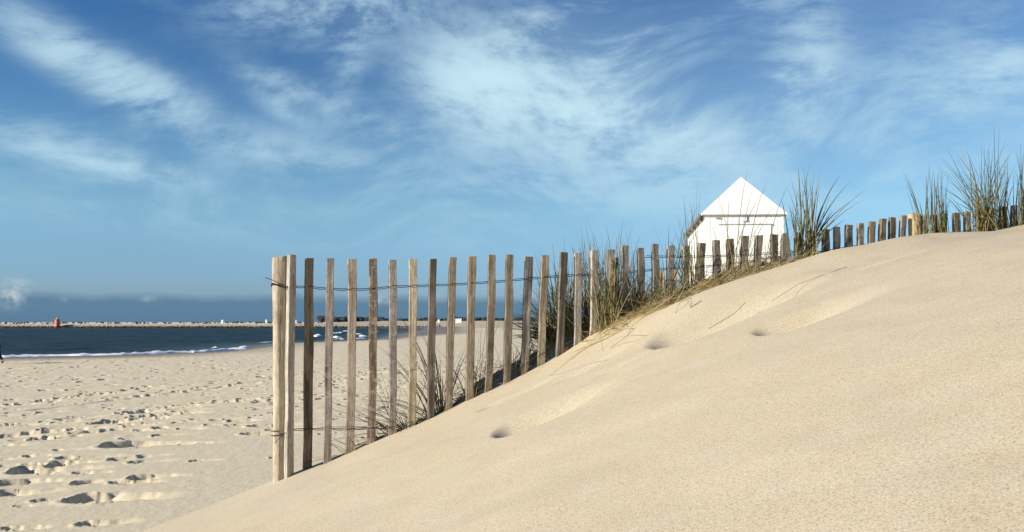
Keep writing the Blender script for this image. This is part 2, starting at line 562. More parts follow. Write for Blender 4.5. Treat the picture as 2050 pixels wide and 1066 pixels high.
# ------------------------------------------------------------------ foam
def shore_point(s):
    """point and seaward normal at arc length s from the first photographed shore point"""
    pts = SH[3:14]; acc = 0
    for (a, b), (c, d) in zip(pts[:-1], pts[1:]):
        L = math.hypot(c - a, d - b)
        if s <= acc + L or (c, d) == pts[-1]:
            t = (s - acc) / L
            ex, ey = (c - a) / L, (d - b) / L
            return a + (c - a) * t, b + (d - b) * t, -ey, ex
        acc += L


def foam_ribbon(V, Q, path, wid, hgt, seed):
    """path: list of (x,y,nx,ny); rounded, ragged ribbon"""
    base = len(V); n = 7
    for k, (x, y, nx, ny) in enumerate(path):
        e = min(1, k / 4, (len(path) - 1 - k) / 4)
        w = wid * e * (.45 + 1.1 * abs(float(fbm(np.array([k * .37 + seed]), np.array([seed * 1.7]), 3, 3)[0])) * 1.6)
        h = hgt * e * (.35 + 1.5 * abs(float(fbm(np.array([k * .53 + seed * 3]), np.array([.5]), 8, 3)[0])))
        for j in range(n):
            a = j / (n - 1)
            V.append((x + nx * (a - .5) * w, y + ny * (a - .5) * w, SEA - .02 + (h + .05) * math.sin(math.pi * a) ** .7))
    for k in range(len(path) - 1):
        for j in range(n - 1):
            p = base + k * n + j
            Q.append((p, p + 1, p + n + 1, p + n))


V, Q = [], []
s = -14.0
path = []
for k in range(130):
    x, y, nx, ny = shore_point(max(s, 0)) if s >= 0 else (SH[3][0] + s * .96, SH[3][1] + s * .28, *shore_point(.1)[2:])
    wob = .8 * math.sin(s * .21) + .5 * math.sin(s * .53 + 1)
    path.append((x + nx * wob, y + ny * wob, nx, ny))
    s += .32
    if y > 250: break
for a in range(0, len(path) - 30, 60):
    foam_ribbon(V, Q, path[a:a + 66], random.uniform(.3, .8), random.uniform(.015, .045), a * .13)
foam_ribbon(V, Q, path[40:150], 1.2, .16, 3.3)
# small breakers on the near shore and the surf further along
for s0, s1, off, w, h in [(13, 16.5, 2.0, 1.3, .18), (17.5, 19, 2.2, 1.0, .14), (21, 27, 2.2, 1.2, .16), (40, 47, 3.0, 1.0, .12),
                          (58, 63, 5, 1.6, .22), (62, 70, 2.5, 1.4, .14), (72, 79, 7, 2.0, .34), (76, 92, 3.5, 1.8, .22), (82, 90, 11, 2.0, .42),
                          (95, 112, 7, 2.2, .26), (112, 126, 13, 2.4, .36), (130, 150, 8, 2.4, .25), (150, 175, 16, 2.6, .3)]:
    pp = []; s = s0
    while s < s1:
        x, y, nx, ny = shore_point(s)
        o_ = off + .06 * (s - s0) + .5 * math.sin(s * .4 + off)
        pp.append((x + nx * o_, y + ny * o_, nx, ny)); s += .35
    foam_ribbon(V, Q, pp, w * .62, h * .62, off * 2.1)
me = mesh_np('surf_foam', V, Q)
tag(new_obj('surf_foam', me, M['foam']), kind='stuff', label='white foam of small breakers along the water edge', cat='foam')


# ------------------------------------------------------------------ fence
SLATS = [(584, 511, 579, 950), (619, 517, 615, 940), (662, 518, 657, 926), (705, 519, 699, 905), (747, 519, 742, 886), (786, 521, 784, 866),
         (827, 519, 824, 850), (867, 519, 863, 836), (907, 516, 900, 818), (945, 514, 941, 800), (985, 511, 976, 786), (1020, 511, 1013, 768),
         (1059, 515, 1050, 750), (1092, 512, 1085, 730), (1129, 506, 1121, 712), (1157, 507, 1153, 692), (1190, 502, 1186, 672),
         (1222, 501, 1217, 650), (1251, 492, 1249, 632), (1282, 497, 1281, 616), (1311, 489, 1312, 602), (1343, 492, 1343, 590), (1373, 493, 1372, 580),
         (1405, 487, 1403, 572), (1434, 482, 1433, 562), (1461, 479, 1460, 554), (1491, 473, 1489, 545), (1519, 472, 1518, 536), (1549, 470, 1548, 527),
         (1571, 468, 1570, 522), (1597, 466, 1597, 519), (1625, 463, 1625, 513), (1653, 460, 1653, 508), (1675, 455, 1675, 504), (1699, 451, 1698, 500),
         (1722, 448, 1722, 498), (1745, 444, 1744, 496), (1767, 439, 1766, 494), (1786, 436, 1786, 493), (1808, 432, 1808, 492), (1850, 432, 1850, 488),
         (1870, 431, 1871, 485), (1889, 428, 1889, 481), (1914, 427, 1914, 477), (1936, 424, 1936, 472), (1960, 421, 1960, 468), (1983, 418, 1983, 463),
         (2007, 415, 2007, 458), (2030, 412, 2030, 453), (2052, 410, 2053, 448), (2076, 405, 2077, 444)]

fence_base = at_fence(557, 969)
fence = empty('slat_fence', fence_base)
tag(fence, 'weathered wooden slat fence wired together and climbing along the sand dune', 'fence')


def child_world(o, mw):
    o.parent = fence
    o.matrix_local = Matrix.Translation(-fence_base) @ mw


def slat_mesh(L, w, t, seed):
    r = random.Random(seed)
    V, Q = [], []
    n = 18; ch = .0022
    bow = r.uniform(-.006, .006); bow2 = r.uniform(-.004, .004)
    ph = r.uniform(0, 9)
    for i in range(n + 1):
        f = i / n; z = f * L
        cx = bow * math.sin(math.pi * f) + .0012 * math.sin(f * 17 + ph); cy = bow2 * math.sin(math.pi * f)
        ww = w * (1 + .05 * math.sin(f * 9 + ph) + r.uniform(-.035, .035)) / 2
        tt = t * (1 + r.uniform(-.05, .05)) / 2
        for (a, b) in ((-ww + ch, -tt), (ww - ch, -tt), (ww, -tt + ch), (ww, tt - ch), (ww - ch, tt), (-ww + ch, tt), (-ww, tt - ch), (-ww, -tt + ch)):
            zz = z
            if i == n: zz += a * r.uniform(-.12, .25) * .6
            V.append((cx + a, cy + b, zz))
    for i in range(n):
        for j in range(8):
            p, q_ = i * 8 + j, i * 8 + (j + 1) % 8
            Q.append((p, q_, q_ + 8, p + 8))
    me = bpy.data.meshes.new('slat')
    me.from_pydata(V, [], Q + [tuple(range(n * 8, n * 8 + 8)), tuple(range(7, -1, -1))])
    me.update()
    return me


slat_axes = []
for i, (tx, ty, bx, by) in enumerate(SLATS):
    do = {0: (.026, .026), 1: (.004, -.02)}.get(i, (random.gauss(0, .003),) * 2)
    top = at_fence(tx, ty, do[0]); bot = at_fence(bx, by, do[1])
    ax = (top - bot).normalized()
    start = bot - ax * .22
    L = (top - start).length
    w = random.uniform(.036, .042); t = random.uniform(.024, .029)
    if i == 0: w, t = .038, .030
    tw = TH + random.gauss(0, .05)
    if i == 0: tw = TH + .62
    if i == 1: tw = TH + .30
    xa = Vector((math.cos(tw), math.sin(tw), 0)); xa = (xa - ax * xa.dot(ax)).normalized()
    ya = ax.cross(xa)
    mw = Matrix((xa, ya, ax)).transposed().to_4x4(); mw.translation = start
    o = new_obj('slat', slat_mesh(L, w, t, 100 + i), M['slat_l'] if 2 <= i <= 5 else M['slat'])
    child_world(o, mw)
    slat_axes.append((start, ax, t))


top = at_fence(1233, 517, -.035); bot = at_fence(1237, 640, -.035); ax = (top - bot).normalized(); start = bot - ax * .2
xa = Vector((CT, ST, 0)); xa = (xa - ax * xa.dot(ax)).normalized(); ya = ax.cross(xa)
mw = Matrix((xa, ya, ax)).transposed().to_4x4(); mw.translation = start
child_world(new_obj('slat', slat_mesh((top - start).length, .024, .014, 99), M['slat']), mw)


def post_mesh(L, r0, r1, seed):
    r = random.Random(seed); V, Q = [], []
    n, c = 44, 28
    for i in range(n + 1):
        f = i / n
        for j in range(c):
            a = 2 * math.pi * j / c
            rad = r0 + (r1 - r0) * f
            rad *= 1 + .05 * math.sin(2 * a + 1.3 * f + seed) + .035 * float(vnoise(np.array([a * 1.6]), np.array([f * 5 + seed]), 2)[0])
            for k in range(3):                                  # knots and one drying crack
                ka, kf = (2.2 + k * 1.35 + seed) % 6.28, .35 + .22 * k
                da = (a - ka + math.pi) % (2 * math.pi) - math.pi
                rad += .0045 * math.exp(-(da / .35) ** 2 - ((f - kf) / .022) ** 2)
            da = (a - 5.05 - .12 * math.sin(f * 5) + math.pi) % (2 * math.pi) - math.pi
            rad -= .006 * math.exp(-(da / .13) ** 2) * (.4 + .6 * math.sin(f * 6 + .5) ** 2)
            if i == n: rad *= .95
            V.append((rad * math.cos(a) + .008 * math.sin(2.6 * f), rad * math.sin(a), f * L + (.006 * math.cos(a - 1) if i == n else 0)))
    for i in range(n):
        for j in range(c):
            p, q_ = i * c + j, i * c + (j + 1) % c
            Q.append((p, q_, q_ + c, p + c))
    V.append((.008 * math.sin(2.6), 0, L + .003))
    for j in range(c):
        Q.append((n * c + j, n * c + (j + 1) % c, len(V) - 1))
    me = bpy.data.meshes.new('post'); me.from_pydata(V, [], Q); me.update()
    for p in me.polygons: p.use_smooth = len(p.vertices) == 4
    return me


for (tx, ty, bx, by, w, dd) in ((558.5, 514, 558, 969, 29, .0), (1829, 428, 1829, 492, 24, -.015)):
    top = at_fence(tx, ty, dd); bot = at_fence(bx, by, dd)
    ax = (top - bot).normalized(); start = bot - ax * .3
    rr = w / F * top.y / 2
    xa = Vector((1, 0, 0)); xa = (xa - ax * xa.dot(ax)).normalized(); ya = ax.cross(xa)
    mw = Matrix((xa, ya, ax)).transposed().to_4x4(); mw.translation = start
    o = new_obj('post', post_mesh((top - start).length, rr * .86, rr, tx), M['post'])
    child_world(o, mw)


def tube(V, Q, pts, r, c=5, taper=None):
    base = len(V); up = Vector((0, 0, 1))
    for i, p in enumerate(pts):
        t = (pts[min(i + 1, len(pts) - 1)] - pts[max(i - 1, 0)]).normalized()
        u = t.cross(up)
        if u.length < 1e-3: u = t.cross(Vector((1, 0, 0)))
        u.normalize(); v = u.cross(t)
        rr = r * (taper(i / (len(pts) - 1)) if taper else 1)
        for j in range(c):
            a = 2 * math.pi * j / c
            V.append(tuple(p + u * (math.cos(a) * rr) + v * (math.sin(a) * rr)))
    for i in range(len(pts) - 1):
        for j in range(c):
            p, q_ = base + i * c + j, base + i * c + (j + 1) % c
            Q.append((p, q_, q_ + c, p + c))


FN = Vector((ST, -CT, 0))                       # towards the viewer


def wire(path_px, first, last, twist=1, r=.0019):
    xs_ = [p[0] for p in path_px]; ys_ = [p[1] for p in path_px]
    for strand in (0, 1):
        V, Q, pts = [], [], []
        stops = []
        for i in range(first, last + 1):
            st, ax, t = slat_axes[i]
            tx = SLATS[i][0]; y_ = float(np.interp(tx, xs_, ys_))
            stops.append((at_fence(tx - (y_ - SLATS[i][1]) / 450 * (SLATS[i][0] - SLATS[i][2]), y_), t))
        p0 = at_fence(path_px[0][0], path_px[0][1]); stops.insert(0, (p0, .065))
        for k in range(len(stops) - 1):
            (a, ta), (b, tb) = stops[k], stops[k + 1]
            m = 16
            for j in range(m + (k == len(stops) - 2)):
                f = j / m
                ph = math.pi * (strand + k * twist + twist * f)
                env = abs(math.cos(math.pi * f)) ** 1.5
                rn = (.0022 + ((ta if f < .5 else tb) / 2) * env)
                rv = .0042 + .001 * env
                c = a.lerp(b, f)
                # keep a strand in front and one behind each slat
                pts.append(c + FN * (rn * math.cos(ph)) + Vector((0, 0, rv * math.sin(ph) - .004 * math.sin(math.pi * f))))
        tube(V, Q, pts, r)
        me = bpy.data.meshes.new('wire'); me.from_pydata(V, [], Q); me.update()
        o = new_obj('wire', me, M['wire']); child_world(o, Matrix.Identity(4))


UP = [(558, 571), (584, 573), (619, 574), (662, 578), (705, 579), (747, 578), (786, 573), (827, 572), (905, 569), (985, 564), (1060, 557), (1130, 551),
      (1222, 547), (1300, 540), (1400, 534), (1461, 528), (1549, 515), (1653, 502), (1699, 494), (1767, 485), (1850, 472), (1936, 462), (2076, 440)]
wire(UP, 0, len(SLATS) - 1)
wire([(558, 864), (584, 860), (619, 858), (705, 858), (786, 854), (867, 845), (910, 838)], 0, 8)
wire([(1290, 513), (1311, 513), (1405, 513), (1491, 510), (1571, 504), (1640, 500)], 20, 31)
def tie(pts):
    V, Q = [], []
    tube(V, Q, pts, .0018)
    me = bpy.data.meshes.new('tie_wire'); me.from_pydata(V, [], Q); me.update()
    child_world(new_obj('tie_wire', me, M['wire']), Matrix.Identity(4))


# tie wire wound round the first post with a loose end
pts = []
c0 = at_fence(559, 574)
for k in range(70):
    a = k / 70 * 2 * math.pi * 2.3 + 2.6
    pts.append(c0 + Vector((math.cos(a) * .0385, math.sin(a) * .0385, -.008 + .016 * math.sin(k * .21) + .0001 * k)))
tie(pts)
tie([at_fence(531, 556, .05), at_fence(545, 561, .055), at_fence(560, 568, .055), at_fence(573, 574, .045), at_fence(590, 573, .02)])
tie([at_fence(545, 568, .045), at_fence(560, 574, .047), at_fence(574, 577, .04), at_fence(586, 574, .03), at_fence(600, 577, .018)])
c0 = at_fence(558, 868); pts = []
for k in range(50):
    a = k / 50 * 2 * math.pi * 1.4 + 2.6
    pts.append(c0 + Vector((math.cos(a) * .0365, math.sin(a) * .0365, -.012 + .0006 * k)))
tie(pts)
tie([at_fence(550, 888, .05), at_fence(560, 876, .05), at_fence(570, 868, .045), at_fence(580, 862, .035)])


# ------------------------------------------------------------------ marram grass
class Grass:
    def __init__(s): s.V, s.Q, s.T, s.D = [], [], [], []

    def blade(s, p0, p1, p2, w, dry=0.0, n=11, kink=None):
        base = len(s.V); c = 3
        tw = random.uniform(0, 6.28)
        for i in range(n + 1):
            f = i / n
            p = p0 * (1 - f) ** 2 + p1 * (2 * f * (1 - f)) + p2 * f * f
            t = ((p1 - p0) * (1 - f) + (p2 - p1) * f).normalized()
            u = t.cross(Vector((math.cos(tw), math.sin(tw), .3))).normalized(); v = u.cross(t)
            r = w * .5 * (min(1, .55 + f * 2.0) * (1 - f ** 2.2) + .06)
            for j in range(c):
                a = 2 * math.pi * j / c
                s.V.append(tuple(p + u * (math.cos(a) * r) + v * (math.sin(a) * r * .45)))
                s.T.append(f); s.D.append(dry)
        for i in range(n):
            for j in range(c):
                q0, q1 = base + i * c + j, base + i * c + (j + 1) % c
                s.Q.append((q0, q1, q1 + c, q0 + c))

    def poly(s, pts, w, dry=1.0):
        base = len(s.V)
        tube(s.V, s.Q, pts, w * .5, 4)
        k = len(s.V) - base
        s.T += [i / k for i in range(k)]; s.D += [dry] * k

    def build(s, name, label, cat, group=None, loc=None):
        o3 = Vector(loc)
        me = bpy.data.meshes.new(name)
        me.from_pydata([tuple(Vector(v) - o3) for v in s.V], [], s.Q); me.update()
        for p in me.polygons: p.use_smooth = True
        add_attr(me, 'along', s.T); add_attr(me, 'dry', s.D)
        o = new_obj(name, me, M['grass']); o.location = o3
        return tag(o, label, cat, group, 'thing')


def on_dune(px, d):
    """foot of a plant: where the line of sight's heading meets the strip d metres in front of the fence"""
    p = at_fence(px, 600, d)
    for _ in range(3):
        z = ground(p.x, p.y)
        # py that sees this height
        q = at_fence(px, 645 - z / p.y * F, d); p = Vector((q.x, q.y, ground(q.x, q.y)))
    return p


GRP = 'marram grass clumps along the fence'


def clump(label, x0, x1, d, tips, fill, w=.007, dry=.1, name='marram_grass', dspread=.10, jitter=26, base_lift=.5, shorts=10, droop=.0):
    fill = int(fill * 1.6); shorts = int(shorts * .9)
    g = Grass()
    feet = [on_dune(x0 + (x1 - x0) * k / 5, d + random.uniform(-dspread, dspread) * .4) for k in range(6)]
    cx = (x0 + x1) / 2

    def foot(near):
        f = min(5, max(0, (near - x0) / max(1, x1 - x0) * 5))
        a = feet[int(f)].lerp(feet[min(5, int(f) + 1)], f - int(f))
        q = a + Vector((random.gauss(0, .012), random.gauss(0, .02), 0))
        q.z = ground(q.x, q.y) - .03
        return q

    def one(tx, ty, ww, dr, lift):
        bx = cx + (tx - cx) * .16 + random.uniform(-.5, .5) * (x1 - x0)
        bx = min(x1, max(x0, bx))
        p0 = foot(bx)
        p2 = at_fence(tx, ty, d + random.gauss(0, dspread))
        h = (p2 - p0)
        p1 = p0 + Vector((h.x * .28, h.y * .28, max(h.z * .62, h.length * lift * .55)))
        g.blade(p0, p1, p2, ww, dr)

    for tx, ty in tips:
        one(tx, ty, w * random.uniform(.9, 1.25), random.random() < dry * .5 and .9 or random.uniform(0, .2), base_lift)
    fy = 645 - feet[2].z / feet[2].y * F
    for k in range(fill):
        tx, ty = random.choice(tips); f = random.uniform(.45, 1.0)
        tx2 = cx + (tx - cx) * f + random.gauss(0, jitter * .6); ty2 = fy + (ty - fy) * f + random.gauss(0, jitter * .4)
        if ty2 > fy - 8: continue
        one(tx2, ty2, w * random.uniform(.55, 1.1), random.uniform(.7, 1) if random.random() < dry else random.uniform(0, .35), base_lift)
    for k in range(shorts):                      # dead sheaths round the foot
        p0 = foot(random.uniform(x0, x1)); a = random.uniform(0, 6.28); L = random.uniform(.05, .16)
        p2 = p0 + Vector((math.cos(a) * L * .7, math.sin(a) * L * .4, random.uniform(.04, .12)))
        g.blade(p0, p0.lerp(p2, .5) + Vector((0, 0, .03)), p2, w * .8, 1.0, 6)
    return g.build(name, label, 'grass', GRP, feet[2])


clump('tall dense marram grass clump on the dune crest, bushiest of all', 1955, 2015, .03,
      [(1872, 305), (1885, 322), (1916, 282), (1908, 300), (1935, 300), (1942, 315), (1970, 280), (1984, 280), (1990, 250), (2001, 258), (2018, 270), (2012, 310),
       (1960, 330), (1905, 340), (1895, 362), (1925, 355), (1950, 340), (1988, 300), (2005, 300), (2030, 300), (2038, 320), (1880, 375), (1890, 392), (1902, 402), (1945, 380), (2025, 350)],
      60, .0078, .22, jitter=30, shorts=26)
clump('marram grass clump cut off by the right edge of the photo', 2036, 2062, .02,
      [(2033, 300), (2043, 285), (2050, 300), (2062, 280), (2085, 330), (2029, 345), (2072, 300), (2046, 330), (2095, 310)], 26, .0075, .15, jitter=18)
clump('grass clump with arching blades just right of the far round post', 1848, 1872, .03,
      [(1808, 345), (1815, 364), (1858, 325), (1853, 345), (1870, 355), (1862, 331), (1880, 345), (1836, 390), (1868, 380), (1884, 372)], 18, .007, .15, jitter=10)
clump('narrow upright grass clump between the arching clump and the bushiest one', 1880, 1893, .03,
      [(1880, 330), (1886, 335), (1899, 345), (1877, 350), (1868, 340), (1903, 395), (1893, 372), (1884, 365)], 14, .007, .15, jitter=8)
clump('dark green grass clump leaning right beside the white hut', 1590, 1632, .04,
      [(1598, 333), (1607, 330), (1622, 328), (1645, 337), (1681, 352), (1705, 362), (1735, 379), (1700, 405), (1583, 355), (1575, 374), (1632, 346), (1662, 392), (1615, 350), (1604, 352),
       (1640, 360), (1627, 372), (1596, 380), (1655, 415), (1672, 420), (1565, 400), (1668, 370), (1692, 440)],
      18, .0115, .12, jitter=16, shorts=22)
clump('loose grass clump at the left corner of the white hut', 1374, 1402, .03,
      [(1368, 390), (1379, 398), (1388, 385), (1396, 352), (1402, 387), (1355, 430), (1360, 441), (1349, 462), (1340, 480), (1334, 478), (1411, 420), (1385, 420), (1376, 430), (1325, 500)],
      16, .006, .25, jitter=14)
clump('thin scattered grass blades growing on the sand before the white hut', 1440, 1500, .14,
      [(1436, 378), (1510, 370), (1498, 332), (1537, 358), (1460, 385), (1533, 378), (1420, 440), (1552, 410), (1478, 430)], 5, .0045, .3, jitter=20, dspread=.05)
clump('few short dry blades at the right foot of the white hut', 1520, 1560, .10,
      [(1583, 362), (1552, 440), (1570, 410), (1590, 450), (1505, 470), (1530, 480)], 6, .0045, .45, jitter=16, dspread=.05)
clump('straw yellow dead grass clump spilling over the sand below the hut', 1300, 1350, .06,
      [(1275, 560), (1290, 548), (1340, 540), (1360, 535), (1325, 530), (1380, 560), (1240, 600), (1330, 555), (1350, 550), (1262, 575), (1390, 590), (1306, 545)],
      28, .006, .8, jitter=18, shorts=22)
clump('green upright grass clump in front of the slats on the steep part', 1206, 1240, .05,
      [(1172, 432), (1185, 470), (1205, 470), (1213, 445), (1247, 440), (1240, 460), (1255, 480), (1195, 490), (1225, 480), (1160, 500), (1150, 510), (1270, 520), (1232, 500)],
      55, .0065, .35, jitter=20, shorts=20)
clump('dark tangled grass clump behind the slats, blades reaching left over the beach', 1100, 1150, -.22,
      [(1105, 482), (1128, 490), (1082, 500), (1070, 535), (1057, 560), (1040, 572), (1035, 600), (1010, 640), (1000, 660), (1020, 655), (1085, 512), (1098, 530), (1165, 482), (1150, 500),
       (1180, 512), (1030, 625), (1015, 680), (1045, 690), (1060, 610), (1000, 625), (1110, 540)],
      125, .0085, .12, jitter=26, base_lift=.62)
clump('bare grass clump with pale stems behind the slats', 1172, 1196, -.18,
      [(1170, 440), (1190, 470), (1200, 500), (1178, 490), (1160, 520), (1210, 520), (1215, 480), (1228, 470)], 40, .006, .35, jitter=20)
clump('small yellow green grass clump between the slats low on the slope', 1024, 1052, -.06,
      [(1075, 650), (1060, 660), (1046, 655), (1036, 690), (1090, 690), (985, 755), (1020, 680), (1085, 640)], 16, .0055, .4, jitter=16)
clump('grass clump with long blades fanning left through the slats', 868, 900, -.08,
      [(752, 690), (792, 622), (800, 700), (830, 670), (845, 660), (868, 690), (880, 700), (912, 700), (936, 690), (690, 788), (722, 800), (770, 720), (855, 640), (895, 720)],
      26, .006, .22, jitter=22, shorts=14)
clump('flattened grass clump lying over the lower wire near the first post', 790, 850, -.05,
      [(650, 802), (690, 785), (636, 812), (700, 830), (622, 858), (640, 890), (762, 800), (790, 806), (800, 830), (670, 870), (715, 850), (745, 775)],
      20, .005, .55, jitter=16, base_lift=.28, shorts=16)
clump('thin leaning grass clump in the middle of the slats', 930, 965, -.05,
      [(985, 600), (1002, 640), (960, 700), (906, 740), (890, 750), (872, 695), (975, 690), (1010, 700), (940, 720)], 12, .005, .4, jitter=16)
clump('low creeping grass stems at the foot of the third slat', 690, 740, .02,
      [(595, 932), (620, 937), (606, 920), (640, 880), (650, 900), (690, 870)], 4, .004, .6, jitter=10, base_lift=.12, shorts=6, dspread=.03)
clump('short dead grass tuft on the sand step left of the hut', 1255, 1285, .04,
      [(1240, 560), (1265, 548), (1290, 560), (1275, 530), (1232, 590), (1300, 575)], 24, .0055, .75, jitter=12, shorts=18)

clump('dark grass blades crossing behind the slats just above the rotten stump', 1135, 1200, -.12,
      [(1100, 560), (1085, 600), (1120, 520), (1150, 490), (1172, 470), (1190, 500), (1210, 520), (1062, 640), (1095, 650), (1128, 470), (1225, 540), (1140, 590), (1075, 570)],
      55, .007, .2, jitter=26, base_lift=.5)
clump('mixed green and straw grass clump behind the slats left of the dead yellow one', 1236, 1290, -.10,
      [(1215, 500), (1232, 480), (1250, 470), (1268, 500), (1283, 470), (1300, 510), (1316, 530), (1208, 560), (1330, 540), (1246, 438), (1272, 530)],
      40, .006, .45, jitter=22, base_lift=.5)
clump('sparse tall grass blades leaning left of the hut corner', 1318, 1352, .0,
      [(1405, 395), (1392, 430), (1372, 440), (1352, 470), (1330, 480), (1300, 500), (1415, 440), (1340, 450)],
      14, .0055, .3, jitter=16)

# fallen stems on the sand, each a thing of its own
def fallen(pts_px, label, w=.005, lift=(0,)):
    pts = []
    for k, (px, py, h) in enumerate(pts_px):
        dv = np.array(ray(px, py)); ts = np.linspace(1.2, 8, 2400)
        hz = base_height(dv[0] * ts, dv[1] * ts)[0] + h
        hit = int(np.argmax(hz > dv[2] * ts)); t = ts[hit]
        pts.append(Vector((dv[0] * t, dv[1] * t, dv[2] * t + .004)))
    fine_ = []
    for a, b in zip(pts[:-1], pts[1:]):
        fine_ += [a.lerp(b, k / 5) for k in range(5)]
    fine_.append(pts[-1])
    g = Grass(); g.poly(fine_, w, .75)
    return g.build('grass_stem', label, 'grass stem', 'broken grass stems on the sand', pts[0])


fallen([(1206, 703, 0), (1202, 673, .06), (1216, 662, .08), (1270, 660, .06), (1252, 678, .03), (1222, 698, 0)], 'bent grass stem arched over bare sand below the green clump', .0028)
fallen([(1322, 610, .02), (1352, 628, 0), (1361, 607, .03), (1384, 598, 0)], 'zigzag broken grass stem on sand just right of the red stone', .0028)
fallen([(1372, 598, .03), (1382, 618, 0), (1404, 604, .0)], 'short kinked straw on the sand right of the zigzag stem', .0028)
fallen([(1545, 605, 0), (1600, 570, .0), (1695, 536, .0)], 'long straight straw lying on sand below the leaning clump', .002)
fallen([(1420, 660, 0), (1470, 630, 0), (1492, 608, .0)], 'thin straw lying diagonally on the sand below the hut', .0028)
fallen([(1100, 754, .0), (1142, 722, .06), (1185, 690, .1)], 'thick grass stalk leaning against the dune at the slats', .0028)

# mat of dead straw on the sand along the foot of the slats: nobody could count it
g = Grass()
for k in range(800):
    px = random.choice([random.uniform(1180, 1640), random.uniform(740, 1200), random.uniform(1250, 1600), random.uniform(1200, 1500), random.uniform(1240, 1560)])
    d = random.uniform(-.18, -.03) if px < 1200 else abs(random.gauss(.06, .16)) - .04
    if px > 1560: d = min(d, .2)
    p0 = at_fence(px, 600, d); a = TH + random.gauss(.0, .6) + (math.pi if random.random() < .5 else 0); L = random.uniform(.05, .30)
    q1 = p0 + Vector((math.cos(a) * L * .5, math.sin(a) * L * .5, 0)); q2 = p0 + Vector((math.cos(a) * L, math.sin(a) * L, 0))
    for q, h in ((p0, 0), (q1, random.uniform(.0, .03)), (q2, random.choice([0, 0, .02, .05, .09, .13]))): q.z = ground(q.x, q.y) + h + .001
    g.blade(p0, q1, q2, random.uniform(.003, .006), random.uniform(.6, 1), 6)
for k in range(170):
    px = random.choice([random.uniform(1040, 1580), random.uniform(1180, 1480), random.uniform(760, 1120)]); d = random.uniform(-.18, .22) if px > 1180 else random.uniform(-.15, .03)
    p0 = at_fence(px, 600, d); p0.z = ground(p0.x, p0.y) - .01
    a = random.uniform(0, 6.28); L = random.uniform(.10, .42) * (1 if random.random() < .8 else 1.5); e = random.uniform(.25, 1.35)
    v = Vector((math.cos(a) * math.cos(e), .5 * math.sin(a) * math.cos(e), math.sin(e)))
    p2 = p0 + v * L; p2.z -= L * .12
    g.blade(p0, p0 + v * L * .55, p2, random.uniform(.0025, .0045), random.uniform(.35, 1), 8)
o = g.build('straw_litter', 'mat of dead straw lying on the sand along the slats', 'straw', None, on_dune(1400, .05))
o['kind'] = 'stuff'

# dead leaves / small finds
def leaf(px, py, d, L, w, ang, label):
    p = at_fence(px, py, d); V, Q = [], []
    n = 8
    up = Vector((math.cos(ang) * CT, math.cos(ang) * ST, math.sin(ang))); side = Vector((-math.sin(ang) * CT, -math.sin(ang) * ST, math.cos(ang)))
    for i in range(n + 1):
        f = i / n; ww = w * math.sin(math.pi * min(1, .08 + f * .9)) ** .8
        c = up * (f * L) + FN * (.012 * math.sin(f * 3))
        for s_, dz in ((-1, .004), (0, -.004), (1, .004)):
            V.append(tuple(c + side * (s_ * ww * .5) + FN * dz))
    for i in range(n):
        for j in range(2):
            a = i * 3 + j; Q.append((a, a + 1, a + 4, a + 3))
    me = bpy.data.meshes.new('dry_leaf'); me.from_pydata(V, [], Q); me.update()
    o = new_obj('dry_leaf', me, M['leaf']); o.location = p
    so = o.modifiers.new('thickness', 'SOLIDIFY'); so.thickness = .0015
    tag(o, label, 'leaf', 'dead yellow leaf sheaths caught by the fence')


leaf(1232, 618, .06, .13, .030, 1.75, 'broad yellow dead leaf caught on a slat beside the green clump')
leaf(1322, 578, .07, .11, .022, 1.5, 'upright yellow dead leaf above the red stone')
leaf(1345, 565, .06, .09, .018, 1.15, 'yellow dead leaf leaning right, nearest the white hut')


def lump(name, p, sx, sy, sz, mat, seed, label, cat, rot=0):
    bm = bmesh.new(); bmesh.ops.create_icosphere(bm, subdivisions=3, radius=1)
    for v in bm.verts:
        n = float(fbm(np.array([v.co.x * 1.6 + seed + v.co.z]), np.array([v.co.y * 1.6 - seed]), 3, 3)[0])
        v.co *= 1 + .35 * n
        v.co.x *= sx; v.co.y *= sy; v.co.z *= sz
    for f in bm.faces: f.smooth = True
    me = bpy.data.meshes.new(name); bm.to_mesh(me); bm.free()
    o = new_obj(name, me, mat); o.location = p; o.rotation_euler = (0, rot, rot)
    return tag(o, label, cat)


p = on_dune(1336, .16); lump('stone', p + Vector((0, 0, .012)), .034, .022, .02, M['pebble'], 1, 'small reddish stone lying on sand below the straw clump', 'stone', .2)
p = on_dune(1128, .0); lump('rotten_log', p + Vector((0, 0, .006)), .030, .018, .034, M['rot'], 2, 'rotten orange brown wood stump half buried at the slats', 'wood', .3)
p = on_dune(1408, .05); lump('bark_scrap', p + Vector((0, 0, .012)), .075, .02, .015, M['rot'], 3, 'flat brown bark scrap on sand left of the hut', 'bark', -.2)

# driftwood twigs at the dune foot
dv = at_level(433, 1008, -1.55)
g = Grass()
for k in range(7):
    a = random.uniform(-.3, .9); L = random.uniform(.04, .10)
    c = Vector((dv.x + random.gauss(0, .05), dv.y + random.gauss(0, .05), 0)); c.z = ground(c.x, c.y) + .008
    e = Vector((math.cos(a) * L, math.sin(a) * L, .01)); g.poly([c - e, c + Vector((0, 0, .012)), c + e], .009, .2)
g.build('driftwood_twigs', 'small heap of dark twigs on sand at the dune foot', 'twigs', None, dv)

